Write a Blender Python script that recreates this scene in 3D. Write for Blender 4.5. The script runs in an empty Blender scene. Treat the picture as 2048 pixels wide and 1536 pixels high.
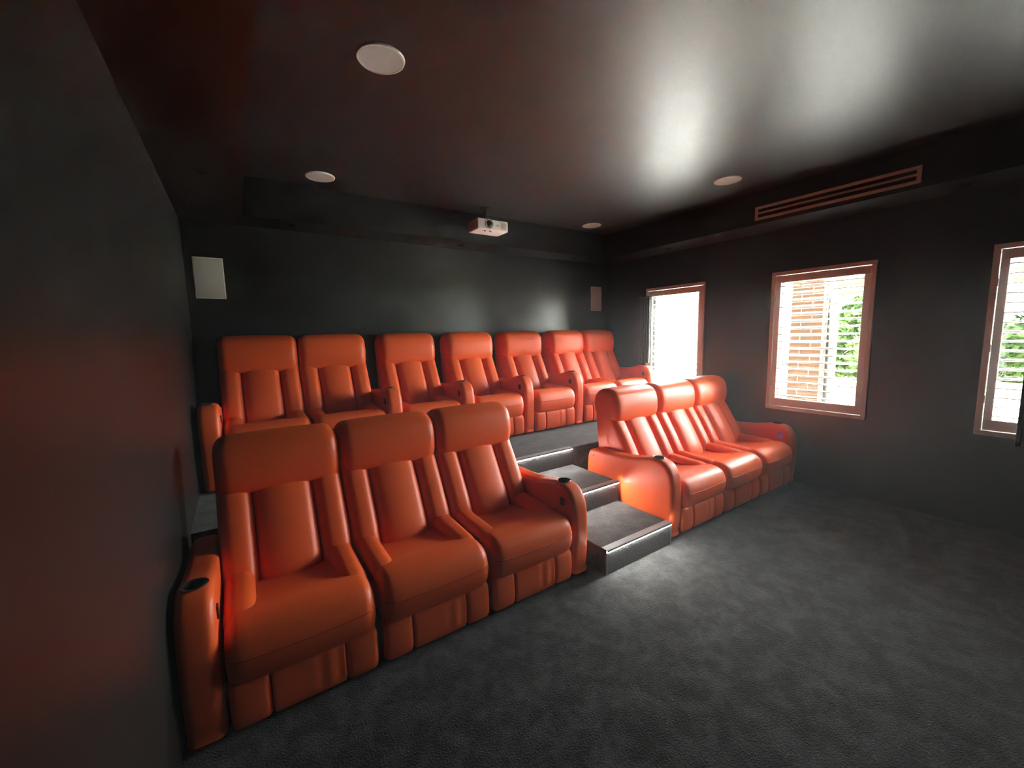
import bpy, bmesh, math, random
from mathutils import Vector, Matrix

random.seed(7)
SC = bpy.context.scene
COL = SC.collection

# ------------------------------------------------------------------ room dimensions (metres)
L, R, D = -0.309, 4.780, 4.467        # left wall, right wall, back wall
CZ, BZ = 2.930, 2.620                 # ceiling, underside of the bulkheads
RB, LB, DR = 4.333, 0.1285, 4.094     # inner faces of the bulkheads
FY = -0.48                            # front wall
PZ, PY = 0.5100, 2.8826               # rear platform height and front edge
GZ = -0.30                            # ground outside
WT = 0.22                             # thickness of the window wall

# ------------------------------------------------------------------ camera
cam_d = bpy.data.cameras.new('camera')
cam = bpy.data.objects.new('camera', cam_d)
COL.objects.link(cam)
SC.camera = cam
yaw, pit, rol = math.radians(33.7269), math.radians(-6.8333), math.radians(-1.3028)
fw = Vector((math.sin(yaw) * math.cos(pit), math.cos(yaw) * math.cos(pit), math.sin(pit)))
rt = Vector((math.cos(yaw), -math.sin(yaw), 0))
up = rt.cross(fw)
r2 = rt * math.cos(rol) + up * math.sin(rol)
u2 = -rt * math.sin(rol) + up * math.cos(rol)
cam.matrix_world = Matrix(((r2.x, u2.x, -fw.x, 0), (r2.y, u2.y, -fw.y, 0), (r2.z, u2.z, -fw.z, 1.6), (0, 0, 0, 1)))
cam_d.sensor_fit = 'HORIZONTAL'
cam_d.sensor_width = 36.0
cam_d.lens = 36.0 * 817.98 / 2048.0
cam_d.clip_start = 0.02
cam_d.clip_end = 300

# ------------------------------------------------------------------ sky, sun, exposure
world = bpy.data.worlds.new('sky')
SC.world = world
world.use_nodes = True
wn = world.node_tree
wn.nodes.clear()
w_out = wn.nodes.new('ShaderNodeOutputWorld')
w_bg = wn.nodes.new('ShaderNodeBackground')
w_bg.inputs[0].default_value = (0.95, 0.98, 1.0, 1)
w_bg.inputs[1].default_value = 16.0
wn.links.new(w_bg.outputs[0], w_out.inputs[0])

sun_d = bpy.data.lights.new('sun', 'SUN')
sun_d.energy = 52.0
sun_d.angle = math.radians(3)
sun_d.color = (1.0, 0.95, 0.88)
sun = bpy.data.objects.new('sun', sun_d)
COL.objects.link(sun)
sun.rotation_euler = Vector((0.12, 0.44, -0.89)).to_track_quat('-Z', 'Y').to_euler()

SC.view_settings.view_transform = 'Standard'
SC.view_settings.look = 'None'
SC.view_settings.gamma = 1.0
SC.view_settings.use_curve_mapping = False
SC.view_settings.exposure = 2.65
SC.cycles.use_denoising = True
SC.cycles.max_bounces = 7
SC.cycles.diffuse_bounces = 4
SC.cycles.transparent_max_bounces = 12
SC.cycles.sample_clamp_indirect = 20.0
SC.cycles.caustics_reflective = False
SC.cycles.caustics_refractive = False


def window_portal(y0, y1, z0, z1):
    d = bpy.data.lights.new('window_portal', 'AREA')
    d.shape = 'RECTANGLE'
    d.size, d.size_y = y1 - y0, z1 - z0
    d.cycles.is_portal = True
    o = bpy.data.objects.new('window_portal', d)
    COL.objects.link(o)
    o.location = (R + WT + 0.01, (y0 + y1) / 2, (z0 + z1) / 2)
    o.rotation_euler = Matrix(((0, 0, 1), (1, 0, 0), (0, 1, 0))).to_euler()


# ------------------------------------------------------------------ materials
def material(name, col, rough=0.6, metal=0.0, spec=0.5, noise=None, bump=None, coat=0.0, sheen=0.0, emit=None):
    """principled surface; noise = (scale, second colour, contrast), bump = (scale, strength)"""
    m = bpy.data.materials.new(name)
    m.use_nodes = True
    nt = m.node_tree
    b = nt.nodes['Principled BSDF']
    b.inputs['Base Color'].default_value = (*col, 1)
    b.inputs['Roughness'].default_value = rough
    b.inputs['Metallic'].default_value = metal
    b.inputs['Specular IOR Level'].default_value = spec
    b.inputs['Coat Weight'].default_value = coat
    b.inputs['Sheen Weight'].default_value = sheen
    tc = nt.nodes.new('ShaderNodeTexCoord')
    if noise:
        n = nt.nodes.new('ShaderNodeTexNoise')
        n.inputs['Scale'].default_value = noise[0]
        n.inputs['Detail'].default_value = 5
        n.inputs['Roughness'].default_value = 0.6
        r = nt.nodes.new('ShaderNodeValToRGB')
        c = noise[2]
        r.color_ramp.elements[0].position = 0.5 - c
        r.color_ramp.elements[1].position = 0.5 + c
        r.color_ramp.elements[0].color = (*col, 1)
        r.color_ramp.elements[1].color = (*noise[1], 1)
        nt.links.new(tc.outputs['Object'], n.inputs['Vector'])
        nt.links.new(n.outputs['Fac'], r.inputs['Fac'])
        nt.links.new(r.outputs['Color'], b.inputs['Base Color'])
    if bump:
        n = nt.nodes.new('ShaderNodeTexNoise')
        n.inputs['Scale'].default_value = bump[0]
        n.inputs['Detail'].default_value = 3
        bp = nt.nodes.new('ShaderNodeBump')
        bp.inputs['Strength'].default_value = bump[1]
        bp.inputs['Distance'].default_value = 0.01
        nt.links.new(tc.outputs['Object'], n.inputs['Vector'])
        nt.links.new(n.outputs['Fac'], bp.inputs['Height'])
        nt.links.new(bp.outputs['Normal'], b.inputs['Normal'])
    if emit:
        b.inputs['Emission Color'].default_value = (*emit[0], 1)
        b.inputs['Emission Strength'].default_value = emit[1]
    return m


M = {}
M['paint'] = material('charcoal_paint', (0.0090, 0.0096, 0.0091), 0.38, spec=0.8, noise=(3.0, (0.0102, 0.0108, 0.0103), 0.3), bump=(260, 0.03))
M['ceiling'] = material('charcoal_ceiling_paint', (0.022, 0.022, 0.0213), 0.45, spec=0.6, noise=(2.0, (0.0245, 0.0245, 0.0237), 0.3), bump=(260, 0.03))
M['leather'] = material('red_leather', (0.84, 0.115, 0.022), 0.42, spec=0.42, noise=(9.0, (0.89, 0.126, 0.026), 0.3), bump=(180, 0.10))
M['leather_seam'] = material('red_leather_seam', (0.42, 0.040, 0.014), 0.6, noise=(20, (0.46, 0.045, 0.016), 0.3))
M['frame_black'] = material('black_base_cloth', (0.008, 0.007, 0.007), 0.8, noise=(30, (0.012, 0.011, 0.011), 0.3))
M['cup'] = material('black_cup_plastic', (0.012, 0.012, 0.013), 0.3, noise=(40, (0.016, 0.016, 0.017), 0.3))
M['chrome'] = material('dark_chrome_rim', (0.30, 0.29, 0.28), 0.25, metal=1.0, noise=(30, (0.34, 0.33, 0.32), 0.3))
M['button'] = material('black_control_button', (0.010, 0.010, 0.014), 0.3, noise=(50, (0.014, 0.014, 0.018), 0.3))
M['button_lit'] = material('blue_lit_button', (0.03, 0.03, 0.20), 0.4, noise=(50, (0.04, 0.04, 0.22), 0.3), emit=((0.10, 0.07, 0.4), 0.05))
M['white'] = material('white_satin_paint', (0.72, 0.70, 0.67), 0.45, noise=(6, (0.75, 0.73, 0.70), 0.3))
M['slat'] = material('white_shutter_slat', (0.80, 0.79, 0.76), 0.45, noise=(6, (0.83, 0.82, 0.79), 0.3))
M['grille'] = material('white_speaker_grille', (0.52, 0.50, 0.47), 0.7, noise=(300, (0.42, 0.41, 0.39), 0.15))
M['aluminium'] = material('brushed_aluminium', (0.55, 0.57, 0.58), 0.38, metal=1.0, noise=(60, (0.50, 0.52, 0.53), 0.3))
M['nosing'] = material('anodised_nosing', (0.42, 0.45, 0.46), 0.5, metal=0.3, noise=(60, (0.38, 0.41, 0.42), 0.3))
M['dark_metal'] = material('dark_metal', (0.02, 0.02, 0.02), 0.5, noise=(30, (0.028, 0.028, 0.028), 0.3))
M['led'] = material('led_strip', (0.9, 0.9, 0.9), 0.5, noise=(30, (0.92, 0.92, 0.9), 0.3), emit=((1.0, 0.95, 0.88), 56.0))
M['lens'] = material('lens_glass', (0.02, 0.025, 0.02), 0.1, noise=(30, (0.03, 0.035, 0.03), 0.3), coat=1.0)
M['projector_grey'] = material('projector_grey_plastic', (0.32, 0.31, 0.30), 0.5, noise=(40, (0.28, 0.27, 0.26), 0.2))
M['riser'] = material('black_riser_carpet', (0.010, 0.010, 0.011), 0.45, spec=0.5, noise=(60, (0.030, 0.029, 0.030), 0.2), bump=(150, 0.6))
M['curtain'] = material('dark_satin_cloth', (0.016, 0.016, 0.016), 0.35, spec=0.6, noise=(25, (0.024, 0.024, 0.024), 0.3), sheen=0.3)
M['brick'] = material('orange_brick', (0.024, 0.0095, 0.0026), 0.95, spec=0.15, noise=(14, (0.036, 0.0155, 0.0045), 0.25), bump=(60, 0.4))
M['mortar'] = material('pale_mortar', (0.62, 0.58, 0.50), 0.95, noise=(30, (0.68, 0.64, 0.56), 0.3))
M['concrete'] = material('pale_concrete', (0.62, 0.61, 0.58), 0.9, noise=(1.5, (0.70, 0.69, 0.66), 0.3), bump=(40, 0.2))
M['grass'] = material('dry_lawn', (0.20, 0.26, 0.06), 0.95, noise=(3, (0.42, 0.38, 0.14), 0.25), bump=(60, 0.5))
M['leaf'] = material('green_leaf', (0.0035, 0.0095, 0.0012), 0.8, spec=0.1, noise=(2.5, (0.011, 0.022, 0.0036), 0.2))
M['leaf_light'] = material('light_green_leaf', (0.008, 0.019, 0.0026), 0.8, spec=0.1, noise=(2.5, (0.018, 0.034, 0.006), 0.2))
M['bark'] = material('tree_bark', (0.10, 0.075, 0.05), 0.95, noise=(20, (0.15, 0.11, 0.08), 0.3), bump=(30, 0.5))
M['pipe'] = material('pale_grey_downpipe', (0.022, 0.025, 0.021), 0.6, spec=0.2, noise=(10, (0.027, 0.030, 0.025), 0.3))
M['car'] = material('grey_car_paint', (0.030, 0.030, 0.028), 0.6, spec=0.2, noise=(4, (0.036, 0.036, 0.034), 0.3))
M['car_glass'] = material('car_glass', (0.010, 0.014, 0.010), 0.5, spec=0.2, noise=(4, (0.014, 0.018, 0.014), 0.3))
M['rubber'] = material('tyre_rubber', (0.02, 0.02, 0.02), 0.8, noise=(30, (0.03, 0.03, 0.03), 0.3))
M['roof_tile'] = material('grey_roof_tile', (0.18, 0.16, 0.15), 0.8, noise=(6, (0.24, 0.22, 0.20), 0.3))


def carpet_material():
    m = bpy.data.materials.new('charcoal_carpet')
    m.use_nodes = True
    nt = m.node_tree
    b = nt.nodes['Principled BSDF']
    b.inputs['Roughness'].default_value = 0.95
    b.inputs['Specular IOR Level'].default_value = 0.15
    b.inputs['Sheen Weight'].default_value = 0.25
    b.inputs['Sheen Roughness'].default_value = 0.5
    tc = nt.nodes.new('ShaderNodeTexCoord')
    mp = nt.nodes.new('ShaderNodeMapping')
    mp.inputs['Scale'].default_value = (1.0, 1.0, 1.0)
    big = nt.nodes.new('ShaderNodeTexNoise')            # brushed patches of the pile
    big.inputs['Scale'].default_value = 7.0
    big.inputs['Detail'].default_value = 7
    big.inputs['Roughness'].default_value = 0.74
    big.inputs['Distortion'].default_value = 0.35
    fine = nt.nodes.new('ShaderNodeTexNoise')
    fine.inputs['Scale'].default_value = 130
    fine.inputs['Detail'].default_value = 2
    rr = nt.nodes.new('ShaderNodeValToRGB')
    rr.color_ramp.elements[0].position = 0.43
    rr.color_ramp.elements[1].position = 0.62
    rr.color_ramp.elements[0].color = (0.0068, 0.0075, 0.0078, 1)
    rr.color_ramp.elements[1].color = (0.056, 0.059, 0.059, 1)
    mx = nt.nodes.new('ShaderNodeMix')
    mx.data_type = 'RGBA'
    mx.blend_type = 'MULTIPLY'
    mx.inputs[0].default_value = 0.75
    r2_ = nt.nodes.new('ShaderNodeValToRGB')
    r2_.color_ramp.elements[0].position = 0.3
    r2_.color_ramp.elements[1].position = 0.7
    r2_.color_ramp.elements[0].color = (0.45, 0.45, 0.45, 1)
    r2_.color_ramp.elements[1].color = (1.3, 1.3, 1.3, 1)
    bp = nt.nodes.new('ShaderNodeBump')
    bp.inputs['Strength'].default_value = 0.6
    bp.inputs['Distance'].default_value = 0.01
    nt.links.new(tc.outputs['Object'], mp.inputs['Vector'])
    nt.links.new(mp.outputs['Vector'], big.inputs['Vector'])
    nt.links.new(mp.outputs['Vector'], fine.inputs['Vector'])
    nt.links.new(big.outputs['Fac'], rr.inputs['Fac'])
    nt.links.new(fine.outputs['Fac'], r2_.inputs['Fac'])
    nt.links.new(rr.outputs['Color'], mx.inputs[6])
    nt.links.new(r2_.outputs['Color'], mx.inputs[7])
    nt.links.new(mx.outputs[2], b.inputs['Base Color'])
    nt.links.new(fine.outputs['Fac'], bp.inputs['Height'])
    nt.links.new(bp.outputs['Normal'], b.inputs['Normal'])
    return m


def glass_material():
    m = bpy.data.materials.new('window_glass')
    m.use_nodes = True
    nt = m.node_tree
    nt.nodes.clear()
    o = nt.nodes.new('ShaderNodeOutputMaterial')
    mix = nt.nodes.new('ShaderNodeMixShader')
    tr = nt.nodes.new('ShaderNodeBsdfTransparent')
    tr.inputs[0].default_value = (0.95, 0.97, 0.95, 1)
    gl = nt.nodes.new('ShaderNodeBsdfGlossy')
    gl.inputs['Roughness'].default_value = 0.02
    fr = nt.nodes.new('ShaderNodeFresnel')
    fr.inputs[0].default_value = 1.3
    nt.links.new(fr.outputs[0], mix.inputs[0])
    nt.links.new(tr.outputs[0], mix.inputs[1])
    nt.links.new(gl.outputs[0], mix.inputs[2])
    nt.links.new(mix.outputs[0], o.inputs[0])
    return m


def far_brick_material():
    m = bpy.data.materials.new('far_brickwork')
    m.use_nodes = True
    nt = m.node_tree
    b = nt.nodes['Principled BSDF']
    b.inputs['Roughness'].default_value = 0.95
    tc = nt.nodes.new('ShaderNodeTexCoord')
    mp = nt.nodes.new('ShaderNodeMapping')
    mp.inputs['Rotation'].default_value = (math.pi / 2, 0, math.pi / 2)
    bk = nt.nodes.new('ShaderNodeTexBrick')
    bk.inputs['Color1'].default_value = (0.020, 0.0085, 0.002, 1)
    bk.inputs['Color2'].default_value = (0.015, 0.006, 0.0015, 1)
    bk.inputs['Mortar'].default_value = (0.045, 0.03, 0.014, 1)
    bk.inputs['Scale'].default_value = 2.2
    bk.inputs['Mortar Size'].default_value = 0.02
    bk.inputs['Brick Width'].default_value = 0.53
    bk.inputs['Row Height'].default_value = 0.19
    nt.links.new(tc.outputs['Object'], mp.inputs['Vector'])
    nt.links.new(mp.outputs['Vector'], bk.inputs['Vector'])
    nt.links.new(bk.outputs['Color'], b.inputs['Base Color'])
    return m


M['carpet'] = carpet_material()
M['glass'] = glass_material()
M['far_brick'] = far_brick_material()


# ------------------------------------------------------------------ mesh helpers
def make_mesh(name, verts, faces, mat, smooth=False):
    me = bpy.data.meshes.new(name)
    me.from_pydata([tuple(v) for v in verts], [], faces)
    me.validate()
    bm = bmesh.new()
    bm.from_mesh(me)
    bmesh.ops.recalc_face_normals(bm, faces=bm.faces)
    bm.to_mesh(me)
    bm.free()
    if smooth:
        me.polygons.foreach_set('use_smooth', [True] * len(me.polygons))
    me.materials.append(mat)
    return me


def obj(name, me, parent=None, loc=(0, 0, 0), rot=(0, 0, 0), kind=None, label=None, cat=None, group=None):
    o = bpy.data.objects.new(name, me)
    COL.objects.link(o)
    o.parent = parent
    o.location = loc
    o.rotation_euler = rot
    if kind:
        o['kind'] = kind
    if label:
        o['label'] = label
    if cat:
        o['category'] = cat
    if group:
        o['group'] = group
    return o


def thing(name, label, cat, loc=(0, 0, 0), group=None, rot=(0, 0, 0)):
    return obj(name, None, None, loc, rot, None, label, cat, group)


class MB:
    """collects simple shapes into one mesh"""
    def __init__(self):
        self.v, self.f = [], []

    def box(self, x0, x1, y0, y1, z0, z1):
        n = len(self.v)
        self.v += [(x0, y0, z0), (x1, y0, z0), (x1, y1, z0), (x0, y1, z0), (x0, y0, z1), (x1, y0, z1), (x1, y1, z1), (x0, y1, z1)]
        self.f += [tuple(n + i for i in q) for q in ((0, 3, 2, 1), (4, 5, 6, 7), (0, 1, 5, 4), (1, 2, 6, 5), (2, 3, 7, 6), (3, 0, 4, 7))]
        return self

    def ring(self, x0, x1, y0, y1, z0, z1, wl, wr, wb, wt):
        """rectangular frame in the y-z plane; side at y1 is wl wide, side at y0 wr, bottom wb, top wt (0 = none)"""
        self.box(x0, x1, y0, y1, z1 - wt, z1)
        self.box(x0, x1, y0, y1, z0, z0 + wb)
        if wl:
            self.box(x0, x1, y1 - wl, y1, z0 + wb, z1 - wt)
        if wr:
            self.box(x0, x1, y0, y0 + wr, z0 + wb, z1 - wt)
        return self

    def lathe(self, prof, n=24, c=(0, 0, 0), axis='z', cap=True):
        base = len(self.v)
        for (r, h) in prof:
            for i in range(n):
                a = 2 * math.pi * i / n
                p = (r * math.cos(a), r * math.sin(a), h)
                if axis == 'y':
                    p = (p[0], h, p[1])
                elif axis == 'x':
                    p = (h, p[0], p[1])
                self.v.append((c[0] + p[0], c[1] + p[1], c[2] + p[2]))
        for k in range(len(prof) - 1):
            for i in range(n):
                j = (i + 1) % n
                self.f.append((base + k * n + i, base + k * n + j, base + (k + 1) * n + j, base + (k + 1) * n + i))
        if cap:
            self.f.append(tuple(base + i for i in range(n)))
            self.f.append(tuple(base + (len(prof) - 1) * n + i for i in range(n)))
        return self

    def mesh(self, name, mat, smooth=False, bevel=0.0, seg=2):
        me = make_mesh(name, self.v, self.f, mat, smooth)
        if bevel:
            bm = bmesh.new()
            bm.from_mesh(me)
            es = [e for e in bm.edges if e.is_manifold and e.calc_face_angle(0) > 0.6]
            bmesh.ops.bevel(bm, geom=es, offset=bevel, segments=seg, affect='EDGES', profile=0.6)
            bm.to_mesh(me)
            bm.free()
        return me


def shade_by_angle(me, ang=0.7):
    """smooth faces, with hard edges kept sharp"""
    me.polygons.foreach_set('use_smooth', [True] * len(me.polygons))
    bm = bmesh.new()
    bm.from_mesh(me)
    for e in bm.edges:
        if len(e.link_faces) == 2:
            e.smooth = e.calc_face_angle(0) < ang
    bm.to_mesh(me)
    bm.free()
    return me


def spline_closed(pts, per=5):
    n = len(pts)
    out = []
    for i in range(n):
        p0, p1, p2, p3 = (Vector(pts[(i + k - 1) % n]) for k in range(4))
        for j in range(per):
            t = j / per
            out.append(0.5 * ((2 * p1) + (p2 - p0) * t + (2 * p0 - 5 * p1 + 4 * p2 - p3) * t * t + (3 * p1 - p0 - 3 * p2 + p3) * t ** 3))
    return out


def soft_extrude(name, prof, w, mat, r=0.03, bulge=0.0, per=5, mid=8, end=6, lumps=None, skew=0.0, front=False):
    """a padded shape: closed side profile (y, z) swept along x over the width w, its two ends rolled over by r,
    the middle puffed out by bulge. skew narrows the top (z) of the sweep."""
    P = spline_closed(prof, per)
    area = sum(P[i].x * P[(i + 1) % len(P)].y - P[(i + 1) % len(P)].x * P[i].y for i in range(len(P)))
    sgn = 1 if area > 0 else -1
    N = []
    for i in range(len(P)):
        t = P[(i + 1) % len(P)] - P[i - 1]
        N.append(Vector((t.y, -t.x)).normalized() * sgn)
    es = [r * (1 - math.cos(math.pi / 2 * k / end)) for k in range(end + 1)]
    xs = [-w / 2 + e for e in es]
    xs += [-w / 2 + r + (w - 2 * r) * k / mid for k in range(1, mid)]
    xs += [w / 2 - e for e in reversed(es)]
    zs = [p.y for p in P]
    z0, z1 = min(zs), max(zs)
    V, F = [], []
    for x in xs:
        e = min(x + w / 2, w / 2 - x)
        ins = r * (1 - math.sqrt(max(0, 1 - (1 - e / r) ** 2))) if e < r else 0.0
        s = 2 * x / w
        b = bulge * (1 - s * s)
        for p, nn in zip(P, N):
            k_ = min(1.0, max(0.12, -nn.x * 1.1)) if front else 1.0
            d = (b - ins) * k_
            if lumps:
                d += lumps(x, p.x, p.y)
            q = p + nn * d
            V.append((x * (1 - skew * (p.y - z0) / (z1 - z0)), q.x, q.y))
    m = len(P)
    for k in range(len(xs) - 1):
        for i in range(m):
            j = (i + 1) % m
            F.append((k * m + i, k * m + j, (k + 1) * m + j, (k + 1) * m + i))
    F.append(tuple(range(m)))
    F.append(tuple((len(xs) - 1) * m + i for i in range(m)))
    return make_mesh(name, V, F, mat, True)


def boolean_cut(me, cutter):
    a = bpy.data.objects.new('tmp_a', me)
    b = bpy.data.objects.new('tmp_b', cutter)
    COL.objects.link(a)
    COL.objects.link(b)
    mod = a.modifiers.new('cut', 'BOOLEAN')
    mod.object = b
    mod.operation = 'DIFFERENCE'
    mod.solver = 'EXACT'
    dg = bpy.context.evaluated_depsgraph_get()
    out = bpy.data.meshes.new_from_object(a.evaluated_get(dg))
    bpy.data.objects.remove(a)
    bpy.data.objects.remove(b)
    return out


def tube(name, pts, rad, mat, n=6):
    V, F = [], []
    for i, p in enumerate(pts):
        p = Vector(p)
        t = (Vector(pts[min(i + 1, len(pts) - 1)]) - Vector(pts[max(i - 1, 0)])).normalized()
        a = t.cross(Vector((0, 0, 1)))
        if a.length < 1e-3:
            a = t.cross(Vector((1, 0, 0)))
        a.normalize()
        b = t.cross(a)
        for k in range(n):
            th = 2 * math.pi * k / n
            V.append(p + (a * math.cos(th) + b * math.sin(th)) * rad)
    for i in range(len(pts) - 1):
        for k in range(n):
            j = (k + 1) % n
            F.append((i * n + k, i * n + j, (i + 1) * n + j, (i + 1) * n + k))
    F.append(tuple(range(n)))
    F.append(tuple((len(pts) - 1) * n + k for k in range(n)))
    return make_mesh(name, V, F, mat, True)


# ------------------------------------------------------------------ the room
def struct(name, mb, mat, **kw):
    return obj(name, mb.mesh(name, mat, **kw), kind='structure')


struct('floor', MB().box(L - 0.2, R + WT, FY - 0.2, D + 0.2, -0.2, 0.0), M['carpet'])
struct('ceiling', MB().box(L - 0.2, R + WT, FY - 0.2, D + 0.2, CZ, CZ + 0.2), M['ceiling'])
struct('wall_back', MB().box(L - 0.2, R + WT, D, D + 0.2, 0.0, CZ), M['paint'])
struct('wall_left', MB().box(L - 0.2, L, FY - 0.2, D, 0.0, CZ), M['paint'])
struct('wall_front', MB().box(L, R, FY - 0.2, FY, 0.0, CZ), M['paint'])
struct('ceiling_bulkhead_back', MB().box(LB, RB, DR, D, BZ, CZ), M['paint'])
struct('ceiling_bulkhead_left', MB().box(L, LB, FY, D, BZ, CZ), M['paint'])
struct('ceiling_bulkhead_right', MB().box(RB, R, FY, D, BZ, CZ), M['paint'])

# windows: outer edge of each shutter frame (y0, y1)
WZ0, WZ1 = 0.745, 2.188
WINS = [(2.880, 3.738), (1.276, 2.134), (-0.255, 0.603)]
wall = MB()
edges = [FY]
for (a, b) in sorted(WINS):
    edges += [a + 0.012, b - 0.012]
edges += [D]
for i in range(0, len(edges), 2):
    wall.box(R, R + WT, edges[i], edges[i + 1], 0.0, CZ)
for i in range(1, len(edges) - 1, 2):
    wall.box(R, R + WT, edges[i], edges[i + 1], 0.0, WZ0 + 0.012)
    wall.box(R, R + WT, edges[i], edges[i + 1], WZ1 - 0.012, CZ)
struct('wall_right', wall, M['paint'])
struct('added_shade_eave', MB().box(R + WT, R + WT + 0.62, FY - 0.2, D + 0.2, CZ + 0.02, CZ + 0.2), M['white'])  # unseen overhang, added to keep the sun off the brick pier

SLAT_N = 16
slat_cache = {}


def slat_mesh(length):
    key = round(length, 4)
    if key not in slat_cache:
        pr = []
        for k in range(SLAT_N):
            a = 2 * math.pi * k / SLAT_N
            sg = lambda t, e: math.copysign(abs(t) ** e, t)
            pr.append((0.0315 * sg(math.cos(a), 0.75), 0.0068 * sg(math.sin(a), 0.55)))
        V, F = [], []
        for y in (-length / 2, length / 2):
            V += [(p[0], y, p[1]) for p in pr]
        for k in range(SLAT_N):
            j = (k + 1) % SLAT_N
            F.append((k, j, SLAT_N + j, SLAT_N + k))
        F += [tuple(range(SLAT_N)), tuple(range(SLAT_N, 2 * SLAT_N))]
        slat_cache[key] = shade_by_angle(make_mesh('slat', V, F, M['slat']), 0.8)
    return slat_cache[key]


def window(idx, y0, y1, right_side=True):
    w = obj('window_%d' % idx, None, kind='structure', loc=(R, (y0 + y1) / 2, WZ0))
    c, h = (y0 + y1) / 2, WZ1 - WZ0
    a, b = y0 - c, y1 - c
    s = 1 if right_side else 0
    fwid = 0.036
    obj('window_frame', MB().ring(-0.024, 0.05, a, b, 0, h, fwid, fwid * s, fwid, fwid).mesh('window_frame', M['white'], bevel=0.003), w)
    g = 0.0034
    pa, pb = a + (fwid + g) * s, b - fwid - g
    st = 0.047
    panel = obj('shutter_panel', MB().ring(-0.012, 0.018, pa, pb, fwid + g, h - fwid - g, st, st * s, 0.082, 0.074).mesh('shutter_panel', M['white'], bevel=0.003), w)
    sa, sb = pa + st * s, pb - st
    zl, zh = fwid + g + 0.082, h - fwid - g - 0.074
    n = 17
    me = slat_mesh(sb - sa - 0.004)
    for k in range(n):
        o = obj('slat', me, panel, ((0.003), (sa + sb) / 2, zl + (zh - zl) * (k + 0.5) / n), (0, math.radians(-4), 0))
    obj('window_sash', MB().ring(0.11, 0.155, a + 0.012 * s, b - 0.012, 0.012, h - 0.012, 0.05, 0.05 * s, 0.05, 0.05).mesh('window_sash', M['aluminium']), w)
    obj('pane', MB().box(0.130, 0.134, a + 0.06 * s, b - 0.06, 0.06, h - 0.06).mesh('pane', M['glass']), w)
    for z in (0.28, h - 0.28, h / 2 - 0.05):
        obj('hinge', MB().lathe([(0.005, -0.03), (0.005, 0.03)], 10).mesh('hinge', M['white'], True), w, (-0.026, b - fwid - 0.003, z))
    window_portal(y0 + 0.02, y1 - 0.02 * s, WZ0 + 0.02, WZ1 - 0.02)


window(1, *WINS[0])
window(2, *WINS[1])
window(3, *WINS[2])

# ------------------------------------------------------------------ platform and steps
SX0, SX1 = 1.911, 2.602
S1Y, S2Y = 1.786, 2.3011
SZ1, SZ2 = 0.1725, 0.345

plat = struct('floor_platform', MB().box(L, R, PY, D, 0.0, PZ), M['carpet'])
plat['label'] = 'raised charcoal carpeted platform carrying the back row of seats'


def nosing(parent, x0, x1, yf, z, end_trim=False):
    n = MB()
    n.box(x0, x1, yf - 0.012, yf + 0.045, z, z + 0.004)
    n.box(x0, x1, yf - 0.012, yf - 0.008, z - 0.010, z + 0.004)
    obj('nosing', n.mesh('nosing', M['nosing'], bevel=0.001), parent)
    obj('led_strip', MB().box(x0 + 0.004, x1 - 0.004, yf - 0.009, yf - 0.001, z - 0.0145, z - 0.0095).mesh('led_strip', M['led']), parent)
    if end_trim:
        for x in (x0, x1 - 0.004):
            obj('edge_trim', MB().box(x, x + 0.004, yf - 0.004, yf + 0.006, 0.002, z - 0.016).mesh('edge_trim', M['aluminium']), parent)


obj('riser', MB().box(SX0 + 0.004, SX1 - 0.004, PY - 0.003, PY + 0.002, SZ2 + 0.002, PZ - 0.014).mesh('riser', M['riser']), plat)
nosing(plat, SX0, SX1, PY, PZ)


def step(label, yf, yb, z0, z1, end_trim):
    t = thing('carpeted_step', label, 'step', (0, 0, 0), 'steps up to the platform')
    obj('tread', MB().box(SX0, SX1, yf, yb, z0, z1).mesh('tread', M['carpet'], bevel=0.006), t)
    obj('riser', MB().box(SX0 + 0.004, SX1 - 0.004, yf - 0.003, yf + 0.002, z0 + 0.002, z1 - 0.014).mesh('riser', M['riser']), t)
    nosing(t, SX0, SX1, yf, z1, end_trim)


step('lowest charcoal carpeted step with metal nosing and lit strip on the floor', S1Y, PY - 0.002, 0.001, SZ1, True)
step('middle charcoal carpeted step with lit strip just below the platform', S2Y, PY - 0.002, SZ1 + 0.001, SZ2, False)

# ------------------------------------------------------------------ recliners
cache = {}


def cached(key, fn):
    if key not in cache:
        cache[key] = fn()
    return cache[key]


def sy(pr, ys):
    return [(y * ys, z) for (y, z) in pr]


ARM_W = 0.132
ARM = [(0.02, 0.01), (-0.012, 0.06), (-0.026, 0.18), (-0.030, 0.34), (-0.024, 0.46), (0.000, 0.545), (0.045, 0.598), (0.105, 0.618), (0.175, 0.620),
       (0.26, 0.602), (0.38, 0.578), (0.54, 0.563), (0.72, 0.558), (0.83, 0.545), (0.872, 0.50), (0.885, 0.40), (0.885, 0.20), (0.87, 0.04), (0.80, 0.012), (0.45, 0.01)]
SEAT = [(0.06, 0.195), (0.005, 0.205), (-0.034, 0.235), (-0.056, 0.295), (-0.054, 0.360), (-0.024, 0.420), (0.035, 0.450), (0.11, 0.450), (0.20, 0.424),
        (0.34, 0.396), (0.50, 0.382), (0.58, 0.36), (0.58, 0.24), (0.52, 0.20), (0.30, 0.19)]
FOOT = [(-0.004, 0.018), (-0.022, 0.028), (-0.032, 0.07), (-0.032, 0.15), (-0.022, 0.212), (0.02, 0.235), (0.06, 0.225), (0.07, 0.12), (0.06, 0.025), (0.03, 0.015)]
BOLSTER = [(0.085, 0.385), (0.100, 0.432), (0.16, 0.452), (0.25, 0.455), (0.34, 0.458), (0.44, 0.462), (0.54, 0.458), (0.57, 0.40), (0.56, 0.32), (0.40, 0.30), (0.20, 0.31)]
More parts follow.
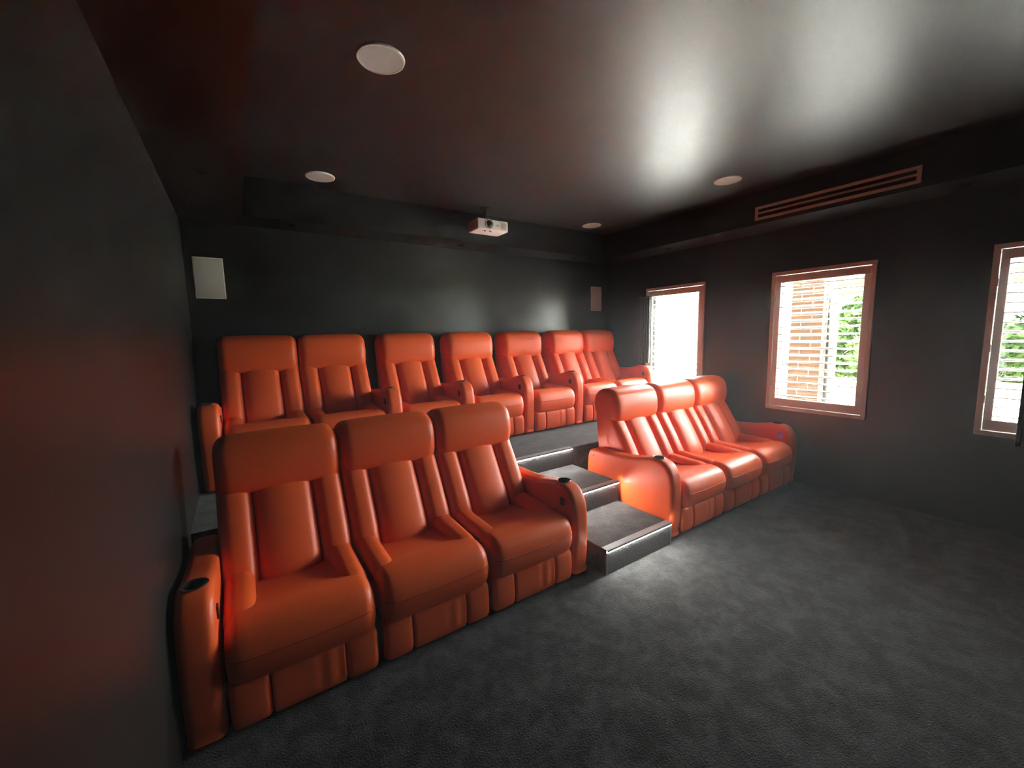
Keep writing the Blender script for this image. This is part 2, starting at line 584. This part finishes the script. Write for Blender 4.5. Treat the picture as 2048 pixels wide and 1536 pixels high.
CHANNEL = [(0.455, 0.345), (0.448, 0.40), (0.472, 0.47), (0.527, 0.57), (0.592, 0.68), (0.648, 0.77), (0.688, 0.83), (0.740, 0.875), (0.82, 0.88), (0.81, 0.76),
           (0.755, 0.62), (0.70, 0.50), (0.65, 0.39), (0.60, 0.33), (0.52, 0.315)]
SHELL = [(0.54, 0.10), (0.545, 0.36), (0.600, 0.54), (0.685, 0.72), (0.755, 0.86), (0.82, 0.90), (0.90, 0.88), (0.893, 0.70), (0.872, 0.50), (0.865, 0.30), (0.86, 0.08), (0.80, 0.04), (0.62, 0.04)]
HEAD = [(0.770, 0.800), (0.710, 0.797), (0.668, 0.813), (0.648, 0.858), (0.642, 0.925), (0.650, 0.998), (0.678, 1.060), (0.735, 1.096), (0.810, 1.104), (0.882, 1.090), (0.932, 1.048),
        (0.953, 0.985), (0.946, 0.905), (0.920, 0.845), (0.880, 0.815)]


def wrinkle(x, y, z):
    """small puckers along the lower edge of the headrest"""
    if z < 0.86:
        return 0.0018 * math.sin(x * 95) * (0.86 - z) / 0.06
    return 0.0


def foot_folds(x, y, z):
    return 0.0022 * math.sin(x * 85 + 1.0) * max(0.0, min(1.0, (x + 0.02) / 0.08)) if z > 0.05 else 0.0


def arm_mesh(ys):
    me = soft_extrude('armrest', sy(ARM, ys), ARM_W, M['leather'], r=0.034, bulge=0.002, per=4, mid=5)
    cut = MB().lathe([(0.043, -0.05), (0.043, 0.06)], 32, (0, 0.145 * ys, 0.617)).mesh('cut', M['leather'])
    return shade_by_angle(boolean_cut(me, cut), 0.9)


def cup_mesh():
    return shade_by_angle(MB().lathe([(0.036, -0.048), (0.0405, -0.046), (0.0405, 0.003), (0.0445, 0.004), (0.0445, 0.0005), (0.0425, 0.0), (0.0425, -0.050), (0.036, -0.050)], 32).mesh('cup_holder', M['cup']), 0.7)


def add_arm(root, x, ys, button=0, lit=False):
    """button: +1 control on the +x face, -1 on the -x face"""
    a = obj('armrest', cached(('arm', ys), lambda: arm_mesh(ys)), root, (x, 0, 0))
    cup = obj('cup_holder', cached('cup', cup_mesh), a, (0, 0.145 * ys, 0.6215), (math.radians(-1.5), 0, 0))
    obj('cup_rim', cached('rim', lambda: shade_by_angle(MB().lathe([(0.0465, 0.0), (0.049, 0.0012), (0.049, 0.003), (0.0465, 0.0055), (0.0440, 0.005), (0.0440, 0.001), (0.0465, 0.0)], 32, cap=False).mesh('cup_rim', M['chrome']), 0.7)),
        a, (0, 0.145 * ys, 0.6215), (math.radians(-1.5), 0, 0))
    if button:
        me = cached(('button', lit), lambda: MB().box(-0.004, 0.004, -0.019, 0.019, -0.027, 0.027).mesh('control_button', M['button_lit'] if lit else M['button'], bevel=0.003))
        obj('control_button', me, a, (button * (ARM_W / 2 + 0.003), 0.085 * ys, 0.510))
    obj('stud', cached('stud', lambda: MB().lathe([(0.009, 0), (0.008, 0.004), (0.004, 0.005)], 12, axis='x').mesh('stud', M['chrome'], True)), a, (-ARM_W / 2 - 0.0005, 0.80 * ys, 0.50))
    return a


def add_seat(root, x, W, ys):
    g = 0.006
    side, cen = W * 0.262, W * 0.476
    sh = obj('backrest', cached(('shell', W, ys), lambda: soft_extrude('backrest', sy(SHELL, ys), W - 2 * g, M['leather'], r=0.02, per=4)), root, (x, 0, 0))
    sm = cached(('chan', round(side, 4), ys), lambda: soft_extrude('back_cushion', sy(CHANNEL, ys), side, M['leather'], r=0.054, bulge=0.014, front=True, end=8, per=4, mid=6))
    cm = cached(('chan', round(cen, 4), ys), lambda: soft_extrude('back_cushion', sy(CHANNEL, ys), cen, M['leather'], r=0.056, bulge=0.026, front=True, end=8, per=4, mid=8))
    for dx, me in ((-(side + cen) / 2, sm), (0, cm), ((side + cen) / 2, sm)):
        obj('back_cushion', me, sh, (dx, 0, 0))
    obj('headrest', cached(('head', W, ys), lambda: soft_extrude('headrest', sy(HEAD, ys), W - g, M['leather'], r=0.064, bulge=0.008, per=5, mid=20, lumps=wrinkle)), root, (x, 0, 0))
    cu = obj('seat_cushion', cached(('seat', W, ys), lambda: soft_extrude('seat_cushion', sy(SEAT, ys), W - 0.030, M['leather'], r=0.055, bulge=0.007, per=4, mid=14)), root, (x, 0, 0))

    def seam():
        pts = []
        w = W - 0.030
        for k in range(25):
            s = -1 + 2 * k / 24
            xx = s * (w / 2 - 0.012)
            e = w / 2 - abs(xx)
            ins = 0.055 * (1 - math.sqrt(max(0, 1 - (1 - e / 0.055) ** 2))) if e < 0.055 else 0
            b = 0.007 * (1 - s * s)
            pts.append((xx, -0.0578 * ys - b + ins, 0.345 - 0.004 * (1 - s * s)))
        return tube('seam', pts, 0.0024, M['leather_seam'])
    obj('seam', cached(('seam', W, ys), seam), cu)
    bo = cached(('bolster', W, ys), lambda: soft_extrude('seat_bolster', sy(BOLSTER, ys), 0.128, M['leather'], r=0.050, bulge=0.004, per=4, mid=4))
    for s in (-1, 1):
        obj('seat_bolster', bo, cu, (s * (W / 2 - 0.074), 0, 0))
    ft = obj('footrest', cached(('footback', W, ys), lambda: MB().box(-W / 2 + 0.012, W / 2 - 0.012, 0.0, 0.05, 0.03, 0.20).mesh('footrest', M['leather_seam'])), root, (x, 0, 0))
    fs = cached(('fs', round(side, 4), ys), lambda: soft_extrude('footrest_panel', sy(FOOT, ys), side - 0.018, M['leather'], r=0.024, bulge=0.003, per=4, mid=5))
    fc = cached(('fc', round(cen, 4), ys), lambda: soft_extrude('footrest_panel', sy(FOOT, ys), cen - 0.002, M['leather'], r=0.012, bulge=0.002, per=4, mid=24, lumps=foot_folds))
    for dx, me in ((-(side + cen) / 2 + 0.007, fs), (0, fc), ((side + cen) / 2 - 0.007, fs)):
        obj('footrest_panel', me, ft, (dx, 0, 0))


def recliner(name, label, cat, layout, x0, y, z, W, ys, group, buttons=None, rz=0.0, zs=0.98):
    """layout: A = armrest, S = seat, left to right from x0"""
    total = sum(ARM_W if c == 'A' else W for c in layout)
    root = thing(name, label, cat, (x0 + total / 2, y, z), group, (0, 0, rz))
    root.scale.z = zs
    base = MB().box(-total / 2 + 0.03, total / 2 - 0.03, 0.07 * ys, 0.80 * ys, 0.0, 0.19).mesh('base', M['frame_black'])
    obj('base', base, root)
    x = -total / 2
    k = 0
    for i, c in enumerate(layout):
        w = ARM_W if c == 'A' else W
        if c == 'A':
            b = 0
            if i and layout[i - 1] == 'S':
                b = -1
            elif i + 1 < len(layout):
                b = 1
            lit = bool(buttons) and buttons[k]
            add_arm(root, x + w / 2, ys, b, lit)
            k += 1
        else:
            add_seat(root, x + w / 2, W, ys)
        x += w
    return x0 + total


GF = 'front row sofas'
recliner('recliner_sofa', 'red leather three seat recliner sofa by the dark left wall, before the steps', 'sofa', 'ASSSA', -0.292, 1.900, 0, 0.622, 1.0, GF)
recliner('recliner_sofa', 'red leather three seat recliner sofa between the steps and the window wall', 'sofa', 'ASSSA', 2.640, 1.835, 0, 0.622, 1.0, GF, buttons=[False, True])
GB = 'back row recliners'
BW, BY, BYS = 0.606, 3.585, 0.90
xb = recliner('recliner_loveseat', 'red leather two seat recliner on the platform by the dark left wall', 'sofa', 'ASSA', -0.275, BY, PZ, BW, BYS, GB, zs=1.025)
ORD = ['single red leather recliner next to the two seat recliner by the left wall',
       'middle single red leather recliner of the three on the platform',
       'single red leather recliner next to the two seat recliner by the corner window']
for lb in ORD:
    xb = recliner('recliner_chair', lb, 'recliner', 'SA', xb, BY, PZ, BW, BYS, GB, zs=1.025)
recliner('recliner_loveseat', 'red leather two seat recliner on the platform in the window corner', 'sofa', 'SSA', xb, BY, PZ, BW, BYS, GB, buttons=[False], zs=1.025)

# ------------------------------------------------------------------ ceiling fittings


def ceiling_speaker(x, y, label):
    t = thing('ceiling_speaker', label, 'speaker', (x, y, CZ), 'round ceiling speakers')
    obj('grille', MB().lathe([(0.103, -0.007), (0.103, -0.002)], 48).mesh('grille', M['grille']), t)
    obj('rim', shade_by_angle(MB().lathe([(0.103, -0.009), (0.110, -0.008), (0.113, 0.0), (0.103, 0.0), (0.103, -0.009)], 48, cap=False).mesh('rim', M['white'])), t)


ceiling_speaker(0.692, 2.105, 'large looking round white ceiling speaker on the dark part of the ceiling')
ceiling_speaker(0.690, 3.805, 'round white ceiling speaker near the dark end of the rear bulkhead')
ceiling_speaker(3.768, 2.100, 'round white ceiling speaker beside the long air vent')
ceiling_speaker(3.790, 3.815, 'smallest looking round white ceiling speaker in the corner near the window wall')


def downlight(x, y, label):
    t = thing('downlight', label, 'downlight', (x, y, BZ), 'bulkhead downlights')
    obj('trim_ring', shade_by_angle(MB().lathe([(0.030, -0.001), (0.030, -0.005), (0.044, -0.004), (0.046, 0.0)], 28, cap=False).mesh('trim_ring', M['paint'])), t)
    obj('lamp', MB().lathe([(0.030, -0.0035), (0.030, 0.0)], 24).mesh('lamp', M['frame_black']), t)


downlight(-0.083, 3.179, 'small black downlight in the left bulkhead near the dark wall')
downlight(0.504, 4.25, 'small black downlight in the rear bulkhead at its dark end')
downlight(2.216, 4.286, 'small black downlight in the rear bulkhead below the projector')
downlight(3.93, 4.295, 'small black downlight in the rear bulkhead near the window wall')
downlight(4.547, 3.249, 'small black downlight above the corner window')
downlight(4.543, 0.745, 'small black downlight above the window half hidden by the dark curtain')

# air vent on the right bulkhead
vent = thing('air_vent', 'long white slotted air vent on the bulkhead above the windows', 'vent', (RB, 1.535, 2.656))
vl, vh = 1.178 / 2, 0.126
obj('frame', MB().ring(-0.012, 0.0, -vl, vl, 0, vh, 0.026, 0.026, 0.024, 0.024).mesh('frame', M['white'], bevel=0.002), vent)
obj('backing', MB().box(-0.0015, 0.0, -vl + 0.02, vl - 0.02, 0.02, vh - 0.02).mesh('backing', M['frame_black']), vent)
vs = MB().box(-0.010, -0.002, -vl + 0.024, vl - 0.024, -0.008, 0.008).mesh('slat', M['white'])
obj('slat', vs, vent, (0, 0, vh / 2), (0, math.radians(20), 0))

# projector
pr = thing('projector', 'white projector hanging from the ceiling on a black mount', 'projector', (2.298, 3.72, 2.672))
body = MB().box(-0.182, 0.182, 0.0, 0.215, 0.0, 0.108).mesh('body', M['white'], bevel=0.016, seg=3)
obj('body', shade_by_angle(body, 0.6), pr)
lz = obj('lens_ring', shade_by_angle(MB().lathe([(0.048, 0.004), (0.048, -0.010), (0.042, -0.014), (0.036, -0.010), (0.036, 0.0)], 32, (-0.052, 0, 0.060), 'y').mesh('lens_ring', M['projector_grey'])), pr)
obj('lens', shade_by_angle(MB().lathe([(0.036, -0.002), (0.034, -0.008), (0.026, -0.014), (0.012, -0.018)], 24, (-0.052, 0, 0.060), 'y').mesh('lens', M['lens'])), lz)
gr = obj('vent_grille', MB().box(0.098, 0.158, -0.002, 0.004, 0.022, 0.088).mesh('vent_grille', M['projector_grey']), pr)
lv = MB().box(0.100, 0.156, -0.005, -0.001, -0.002, 0.002).mesh('louvre', M['white'])
for k in range(7):
    obj('louvre', lv, gr, (0, 0, 0.028 + k * 0.009))
obj('badge', MB().box(0.034, 0.068, -0.0015, 0.004, 0.050, 0.058).mesh('badge', M['projector_grey']), pr)
for dx in (-0.085, -0.020):
    obj('foot', MB().lathe([(0.012, -0.010), (0.012, 0.002)], 16, (dx, 0.03, 0)).mesh('foot', M['projector_grey']), pr)
mt = obj('ceiling_mount', MB().lathe([(0.019, 0.10), (0.019, 0.255)], 20, (-0.005, 0.16, 0)).mesh('ceiling_mount', M['dark_metal'], True), pr)
obj('mount_plate', MB().lathe([(0.055, 0.252), (0.055, 0.2575)], 24, (-0.005, 0.16, 0)).mesh('mount_plate', M['dark_metal']), mt)
obj('mount_plate', MB().box(-0.075, 0.065, 0.10, 0.21, 0.108, 0.116).mesh('mount_plate', M['dark_metal']), mt)


# wall speakers
def wall_speaker(x0, x1, z0, z1, label):
    t = thing('wall_speaker', label, 'speaker', ((x0 + x1) / 2, D, z0), 'square wall speakers')
    w = (x1 - x0) / 2
    obj('frame', MB().box(-w, w, -0.010, 0.0, 0, z1 - z0).mesh('frame', M['white'], bevel=0.003), t)
    obj('grille', MB().box(-w + 0.008, w - 0.008, -0.0125, -0.004, 0.008, z1 - z0 - 0.008).mesh('grille', M['grille'], bevel=0.001), t)


wall_speaker(-0.252, -0.036, 1.972, 2.322, 'white rectangular wall speaker high on the dark end of the back wall')
wall_speaker(4.418, 4.632, 1.930, 2.284, 'white rectangular wall speaker on the back wall near the corner window')

# ------------------------------------------------------------------ dark curtains drawn to the side of two windows


def curtain(label, y0, y1, z0, z1, folds, x=R - 0.075):
    ct = obj('curtain', None, label=label, cat='curtain', group='dark curtains')
    cv, cf = [], []
    nu, nz = folds * 11, 26
    for j in range(nz + 1):
        v = j / nz
        z = z0 + (z1 - z0) * v
        for i in range(nu + 1):
            u = i / nu
            yy = y0 + (y1 - y0) * u + 0.005 * math.sin(9 * z + 4 * u) * math.sin(math.pi * u)
            xx = x - 0.026 * math.sin(u * folds * 2 * math.pi + 0.6 * math.sin(3 * z)) * (1 - 0.45 * v)
            cv.append((xx, yy, z))
    for j in range(nz):
        for i in range(nu):
            a = j * (nu + 1) + i
            cf.append((a, a + 1, a + nu + 2, a + nu + 1))
    co = obj('cloth', make_mesh('cloth', cv, cf, M['curtain'], True), ct)
    sm = co.modifiers.new('thickness', 'SOLIDIFY')
    sm.thickness = 0.003
    obj('rod', MB().lathe([(0.006, y0 - 0.02), (0.006, y1 + 0.02)], 12, (x, 0, z1 + 0.003), 'y').mesh('rod', M['dark_metal'], True), ct)
    for yy in (y0 - 0.012, y1 + 0.012):
        obj('bracket', MB().box(x, R, yy - 0.004, yy + 0.004, z1, z1 + 0.008).mesh('bracket', M['dark_metal']), ct)


curtain('narrow dark satin curtain gathered at the side of the corner window', 3.632, 3.800, 1.17, 2.075, 4)
curtain('dark curtain hiding the far side of the window at the picture edge', -0.34, 0.386, 0.70, 2.30, 12)

# ------------------------------------------------------------------ outside
struct('ground', MB().box(R + WT, 60, -40, 60, GZ - 0.2, GZ), M['concrete'])
lw = struct('lawn', MB().box(15.5, 60, -40, 60, GZ, GZ + 0.03), M['grass'])

BL, BD, BH, MJ = 0.230, 0.110, 0.076, 0.010
brick_me = MB().box(-BL / 2, BL / 2, -BD / 2, BD / 2, 0, BH).mesh('brick', M['brick'])
half_me = MB().box(-BD / 2, BD / 2, -BD / 2, BD / 2, 0, BH).mesh('brick', M['brick'])

# brick pier
pier = thing('brick_pier', 'orange brick porch pier seen through the wide shuttered window', 'pier', (6.0 + 0.175, 2.265, GZ))
obj('mortar_core', MB().box(-0.168, 0.168, -0.168, 0.168, 0, 2.98).mesh('mortar_core', M['mortar']), pier)
nc = int(2.98 / (BH + MJ))
a_, b_ = (0.35 - BL) / 2, (0.35 - BD) / 2
for k in range(nc):
    z = 0.005 + k * (BH + MJ)
    s = 1 if k % 2 else -1
    for q in range(4):
        # pinwheel bond
        px, py, rz = [(-b_, s * a_, math.pi / 2), (s * a_, b_, 0), (b_, -s * a_, math.pi / 2), (-s * a_, -b_, 0)][q]
        obj('brick', brick_me, pier, (px, py, z), (0, 0, rz))

beam = thing('brick_beam', 'orange brick carport beam behind the downpipe above the trees', 'beam', (9.5, 0, GZ))
BZ0 = 2.48
obj('mortar_core', MB().box(-0.048, 0.048, -1.0, 3.19, BZ0, BZ0 + 0.43).mesh('mortar_core', M['mortar']), beam)
obj('lintel', MB().box(-0.055, 0.055, -1.0, 3.19, BZ0 - 0.012, BZ0).mesh('lintel', M['pipe']), beam)
for yy in (-0.9, 3.12):
    obj('post', MB().box(-0.05, 0.05, yy - 0.05, yy + 0.05, 0, BZ0 - 0.012).mesh('post', M['white']), beam)
for k in range(5):
    off = (BL + MJ) / 2 if k % 2 else 0
    y = -0.88 + off
    while y < 3.1:
        obj('brick', brick_me, beam, (0, y, BZ0 + 0.004 + k * (BH + MJ)), (0, 0, math.pi / 2))
        y += BL + MJ

pp = thing('downpipe', 'pale grey downpipe standing beside the brick pier', 'pipe', (6.10, 2.030, GZ))
obj('pipe', MB().lathe([(0.040, 0.0), (0.040, 2.96)], 20).mesh('pipe', M['pipe'], True), pp)
for z in (0.5, 1.35, 2.1):
    obj('clip', MB().lathe([(0.044, z), (0.044, z + 0.03)], 20).mesh('clip', M['aluminium']), pp)


# trees
def leaf_cloud(n, rx, ry, rz, size, seed, mat, lumps=6):
    rnd = random.Random(seed)
    cs = [(rnd.uniform(-0.6, 0.6) * rx, rnd.uniform(-0.6, 0.6) * ry, rnd.uniform(-0.55, 0.6) * rz, rnd.uniform(0.4, 0.65)) for _ in range(lumps)]
    V, F = [], []
    for _ in range(n):
        c = rnd.choice(cs)
        d = Vector((rnd.gauss(0, 1), rnd.gauss(0, 1), rnd.gauss(0, 1))).normalized() * (rnd.random() ** 0.4)
        p = Vector((c[0] + d.x * rx * c[3], c[1] + d.y * ry * c[3], c[2] + d.z * rz * c[3]))
        t = Vector((rnd.gauss(0, 1), rnd.gauss(0, 1), rnd.gauss(0, 0.6))).normalized()
        b = t.cross(Vector((rnd.gauss(0, 1), rnd.gauss(0, 1), rnd.gauss(0, 1)))).normalized()
        s = size * rnd.uniform(0.6, 1.3)
        i = len(V)
        V += [p - t * s, p + b * s * 0.45, p + t * s, p - b * s * 0.45]
        F.append((i, i + 1, i + 2, i + 3))
    me = bpy.data.meshes.new('crown')
    me.from_pydata([tuple(v) for v in V], [], F)
    me.materials.append(mat)
    return me


def tree(x, y, h, rx, ry, rz, n, seed, mat, label, size=0.13):
    t = thing('tree', label, 'tree', (x, y, GZ), 'trees across the driveway')
    pts = [(0.05 * math.sin(k * 1.3 + seed), 0.05 * math.cos(k * 1.7 + seed), k * (h - rz * 0.4) / 6) for k in range(7)]
    obj('trunk', tube('trunk', pts, 0.12, M['bark'], 10), t)
    c = obj('crown', leaf_cloud(n, rx, ry, rz, size, seed, mat), t, (0, 0, h))
    c['kind'] = 'stuff'


tree(18.6, 5.5, 1.75, 1.5, 1.6, 1.15, 7000, 3, M['leaf'], 'dark green leafy tree to the right of the downpipe')
tree(15.6, 4.25, 1.4, 1.0, 1.1, 1.05, 5000, 5, M['leaf_light'], 'light green bushy tree at the right edge of the wide window')
tree(18.6, 1.3, 1.75, 1.7, 1.6, 1.15, 7000, 8, M['leaf'], 'green leafy tree seen in the window half hidden by a curtain')

# clipped leafy row added to block the low sky beyond the driveway
hg = thing('sky_block_hedge', 'long low clipped row of leaves added to block the low sky beyond the lawn', 'sky_block_hedge', (21.0, -1.5, GZ))
obj('core', MB().box(-0.5, 0.5, -11.0, 9.5, 0.0, 1.5).mesh('core', M['leaf']), hg)
rnd = random.Random(4)
V, F = [], []
for _ in range(14000):
    p = Vector((-0.5 - abs(rnd.gauss(0, 0.12)), rnd.uniform(-11, 9.5), rnd.uniform(0, 1.5)))
    if rnd.random() < 0.25:
        p.x, p.z = rnd.uniform(-0.5, 0.5), 1.5 + abs(rnd.gauss(0, 0.12))
    t = Vector((rnd.gauss(0, 1), rnd.gauss(0, 1), rnd.gauss(0, 1))).normalized()
    b = t.cross(Vector((rnd.gauss(0, 1), rnd.gauss(0, 1), rnd.gauss(0, 1)))).normalized()
    q = rnd.uniform(0.08, 0.16)
    i = len(V)
    V += [p - t * q, p + b * q * 0.5, p + t * q, p - b * q * 0.5]
    F.append((i, i + 1, i + 2, i + 3))
hl = bpy.data.meshes.new('foliage')
hl.from_pydata([tuple(v) for v in V], [], F)
hl.materials.append(M['leaf_light'])
obj('foliage', hl, hg, kind='stuff')

# neighbouring brick house
hs = thing('brick_house', 'orange brick house across the driveway behind the car', 'house', (13.6, 9.35, GZ))
hm = MB()
hm.box(0, 3.5, -1.15, 0.02, 0, 2.9)
obj('wall', hm.mesh('wall', M['far_brick']), hs)
obj('roof', make_mesh('roof', [(-0.4, -1.5, 2.9), (3.9, -1.5, 2.9), (3.9, 0.3, 2.9), (-0.4, 0.3, 2.9), (1.75, -1.5, 4.0), (1.75, 0.3, 4.0)],
                      [(0, 1, 2, 3), (0, 1, 4), (2, 3, 5), (0, 4, 5, 3), (1, 2, 5, 4)], M['roof_tile']), hs)
hw = obj('window', MB().box(-0.03, 0.02, -0.85, -0.3, 1.0, 2.0).mesh('window', M['white']), hs)
obj('pane', MB().box(-0.04, -0.03, -0.80, -0.35, 1.05, 1.95).mesh('pane', M['car_glass']), hw)

# car, parked along y
car = thing('car', 'grey car parked on the driveway seen through the corner window', 'car', (12.2, 6.15, GZ), rot=(0, 0, math.radians(55)))
CARB = [(1.95, 0.30), (2.05, 0.45), (2.0, 0.62), (1.6, 0.74), (1.05, 0.82), (0.2, 0.86), (-1.2, 0.90), (-1.95, 0.86), (-2.05, 0.60), (-2.0, 0.32), (-1.0, 0.22), (1.0, 0.22)]
CARC = [(1.15, 0.80), (0.75, 1.05), (0.30, 1.30), (-0.20, 1.40), (-0.9, 1.40), (-1.45, 1.24), (-1.85, 0.92), (-1.7, 0.82), (0.0, 0.80)]
CARG = [(1.08, 0.84), (0.72, 1.06), (0.30, 1.27), (-0.20, 1.36), (-0.9, 1.36), (-1.38, 1.20), (-1.65, 0.95), (-1.5, 0.86), (0.0, 0.84)]
obj('body', soft_extrude('body', CARB, 1.75, M['car'], r=0.12, bulge=0.02, per=4), car)
cb = obj('cabin', soft_extrude('cabin', CARC, 1.45, M['car'], r=0.10, bulge=0.02, per=4), car)
obj('side_glass', soft_extrude('side_glass', [(0.92 * y - 0.03, 0.86 * (z - 0.85) + 0.88) for (y, z) in CARG], 1.475, M['car_glass'], r=0.08, per=4), cb)
for (wx, wy) in ((-0.78, 1.3), (0.78, 1.3), (-0.78, -1.3), (0.78, -1.3)):
    wl = obj('wheel', cached('wheel', lambda: shade_by_angle(MB().lathe([(0.20, -0.11), (0.31, -0.10), (0.325, 0.0), (0.31, 0.10), (0.20, 0.11)], 28, axis='x').mesh('wheel', M['rubber']))), car, (wx, wy, 0.325))
    obj('hub', cached('hub', lambda: MB().lathe([(0.19, -0.115), (0.19, 0.115)], 20, axis='x').mesh('hub', M['aluminium'])), wl)
obj('wing_mirror', MB().box(-0.98, -0.86, 0.62, 0.78, 0.88, 1.02).mesh('wing_mirror', M['car'], bevel=0.03), car)

# ------------------------------------------------------------------ scattering volume added to imitate lens glare round the windows
hz = bpy.data.materials.new('glare_scatter')
hz.use_nodes = True
hn = hz.node_tree
hn.nodes.clear()
ho = hn.nodes.new('ShaderNodeOutputMaterial')
hv = hn.nodes.new('ShaderNodeVolumeScatter')
hv.inputs['Color'].default_value = (1, 1, 1, 1)
hv.inputs['Density'].default_value = 0.014
hv.inputs['Anisotropy'].default_value = 0.2
hn.links.new(hv.outputs[0], ho.inputs['Volume'])
glare_volume = obj('glare_volume', MB().box(L - 0.004, R + 0.145, FY - 0.004, D + 0.004, -0.004, CZ + 0.004).mesh('glare_volume', hz), kind='structure',
           label='thin pale veil filling the room, added to imitate lens glare around the windows')
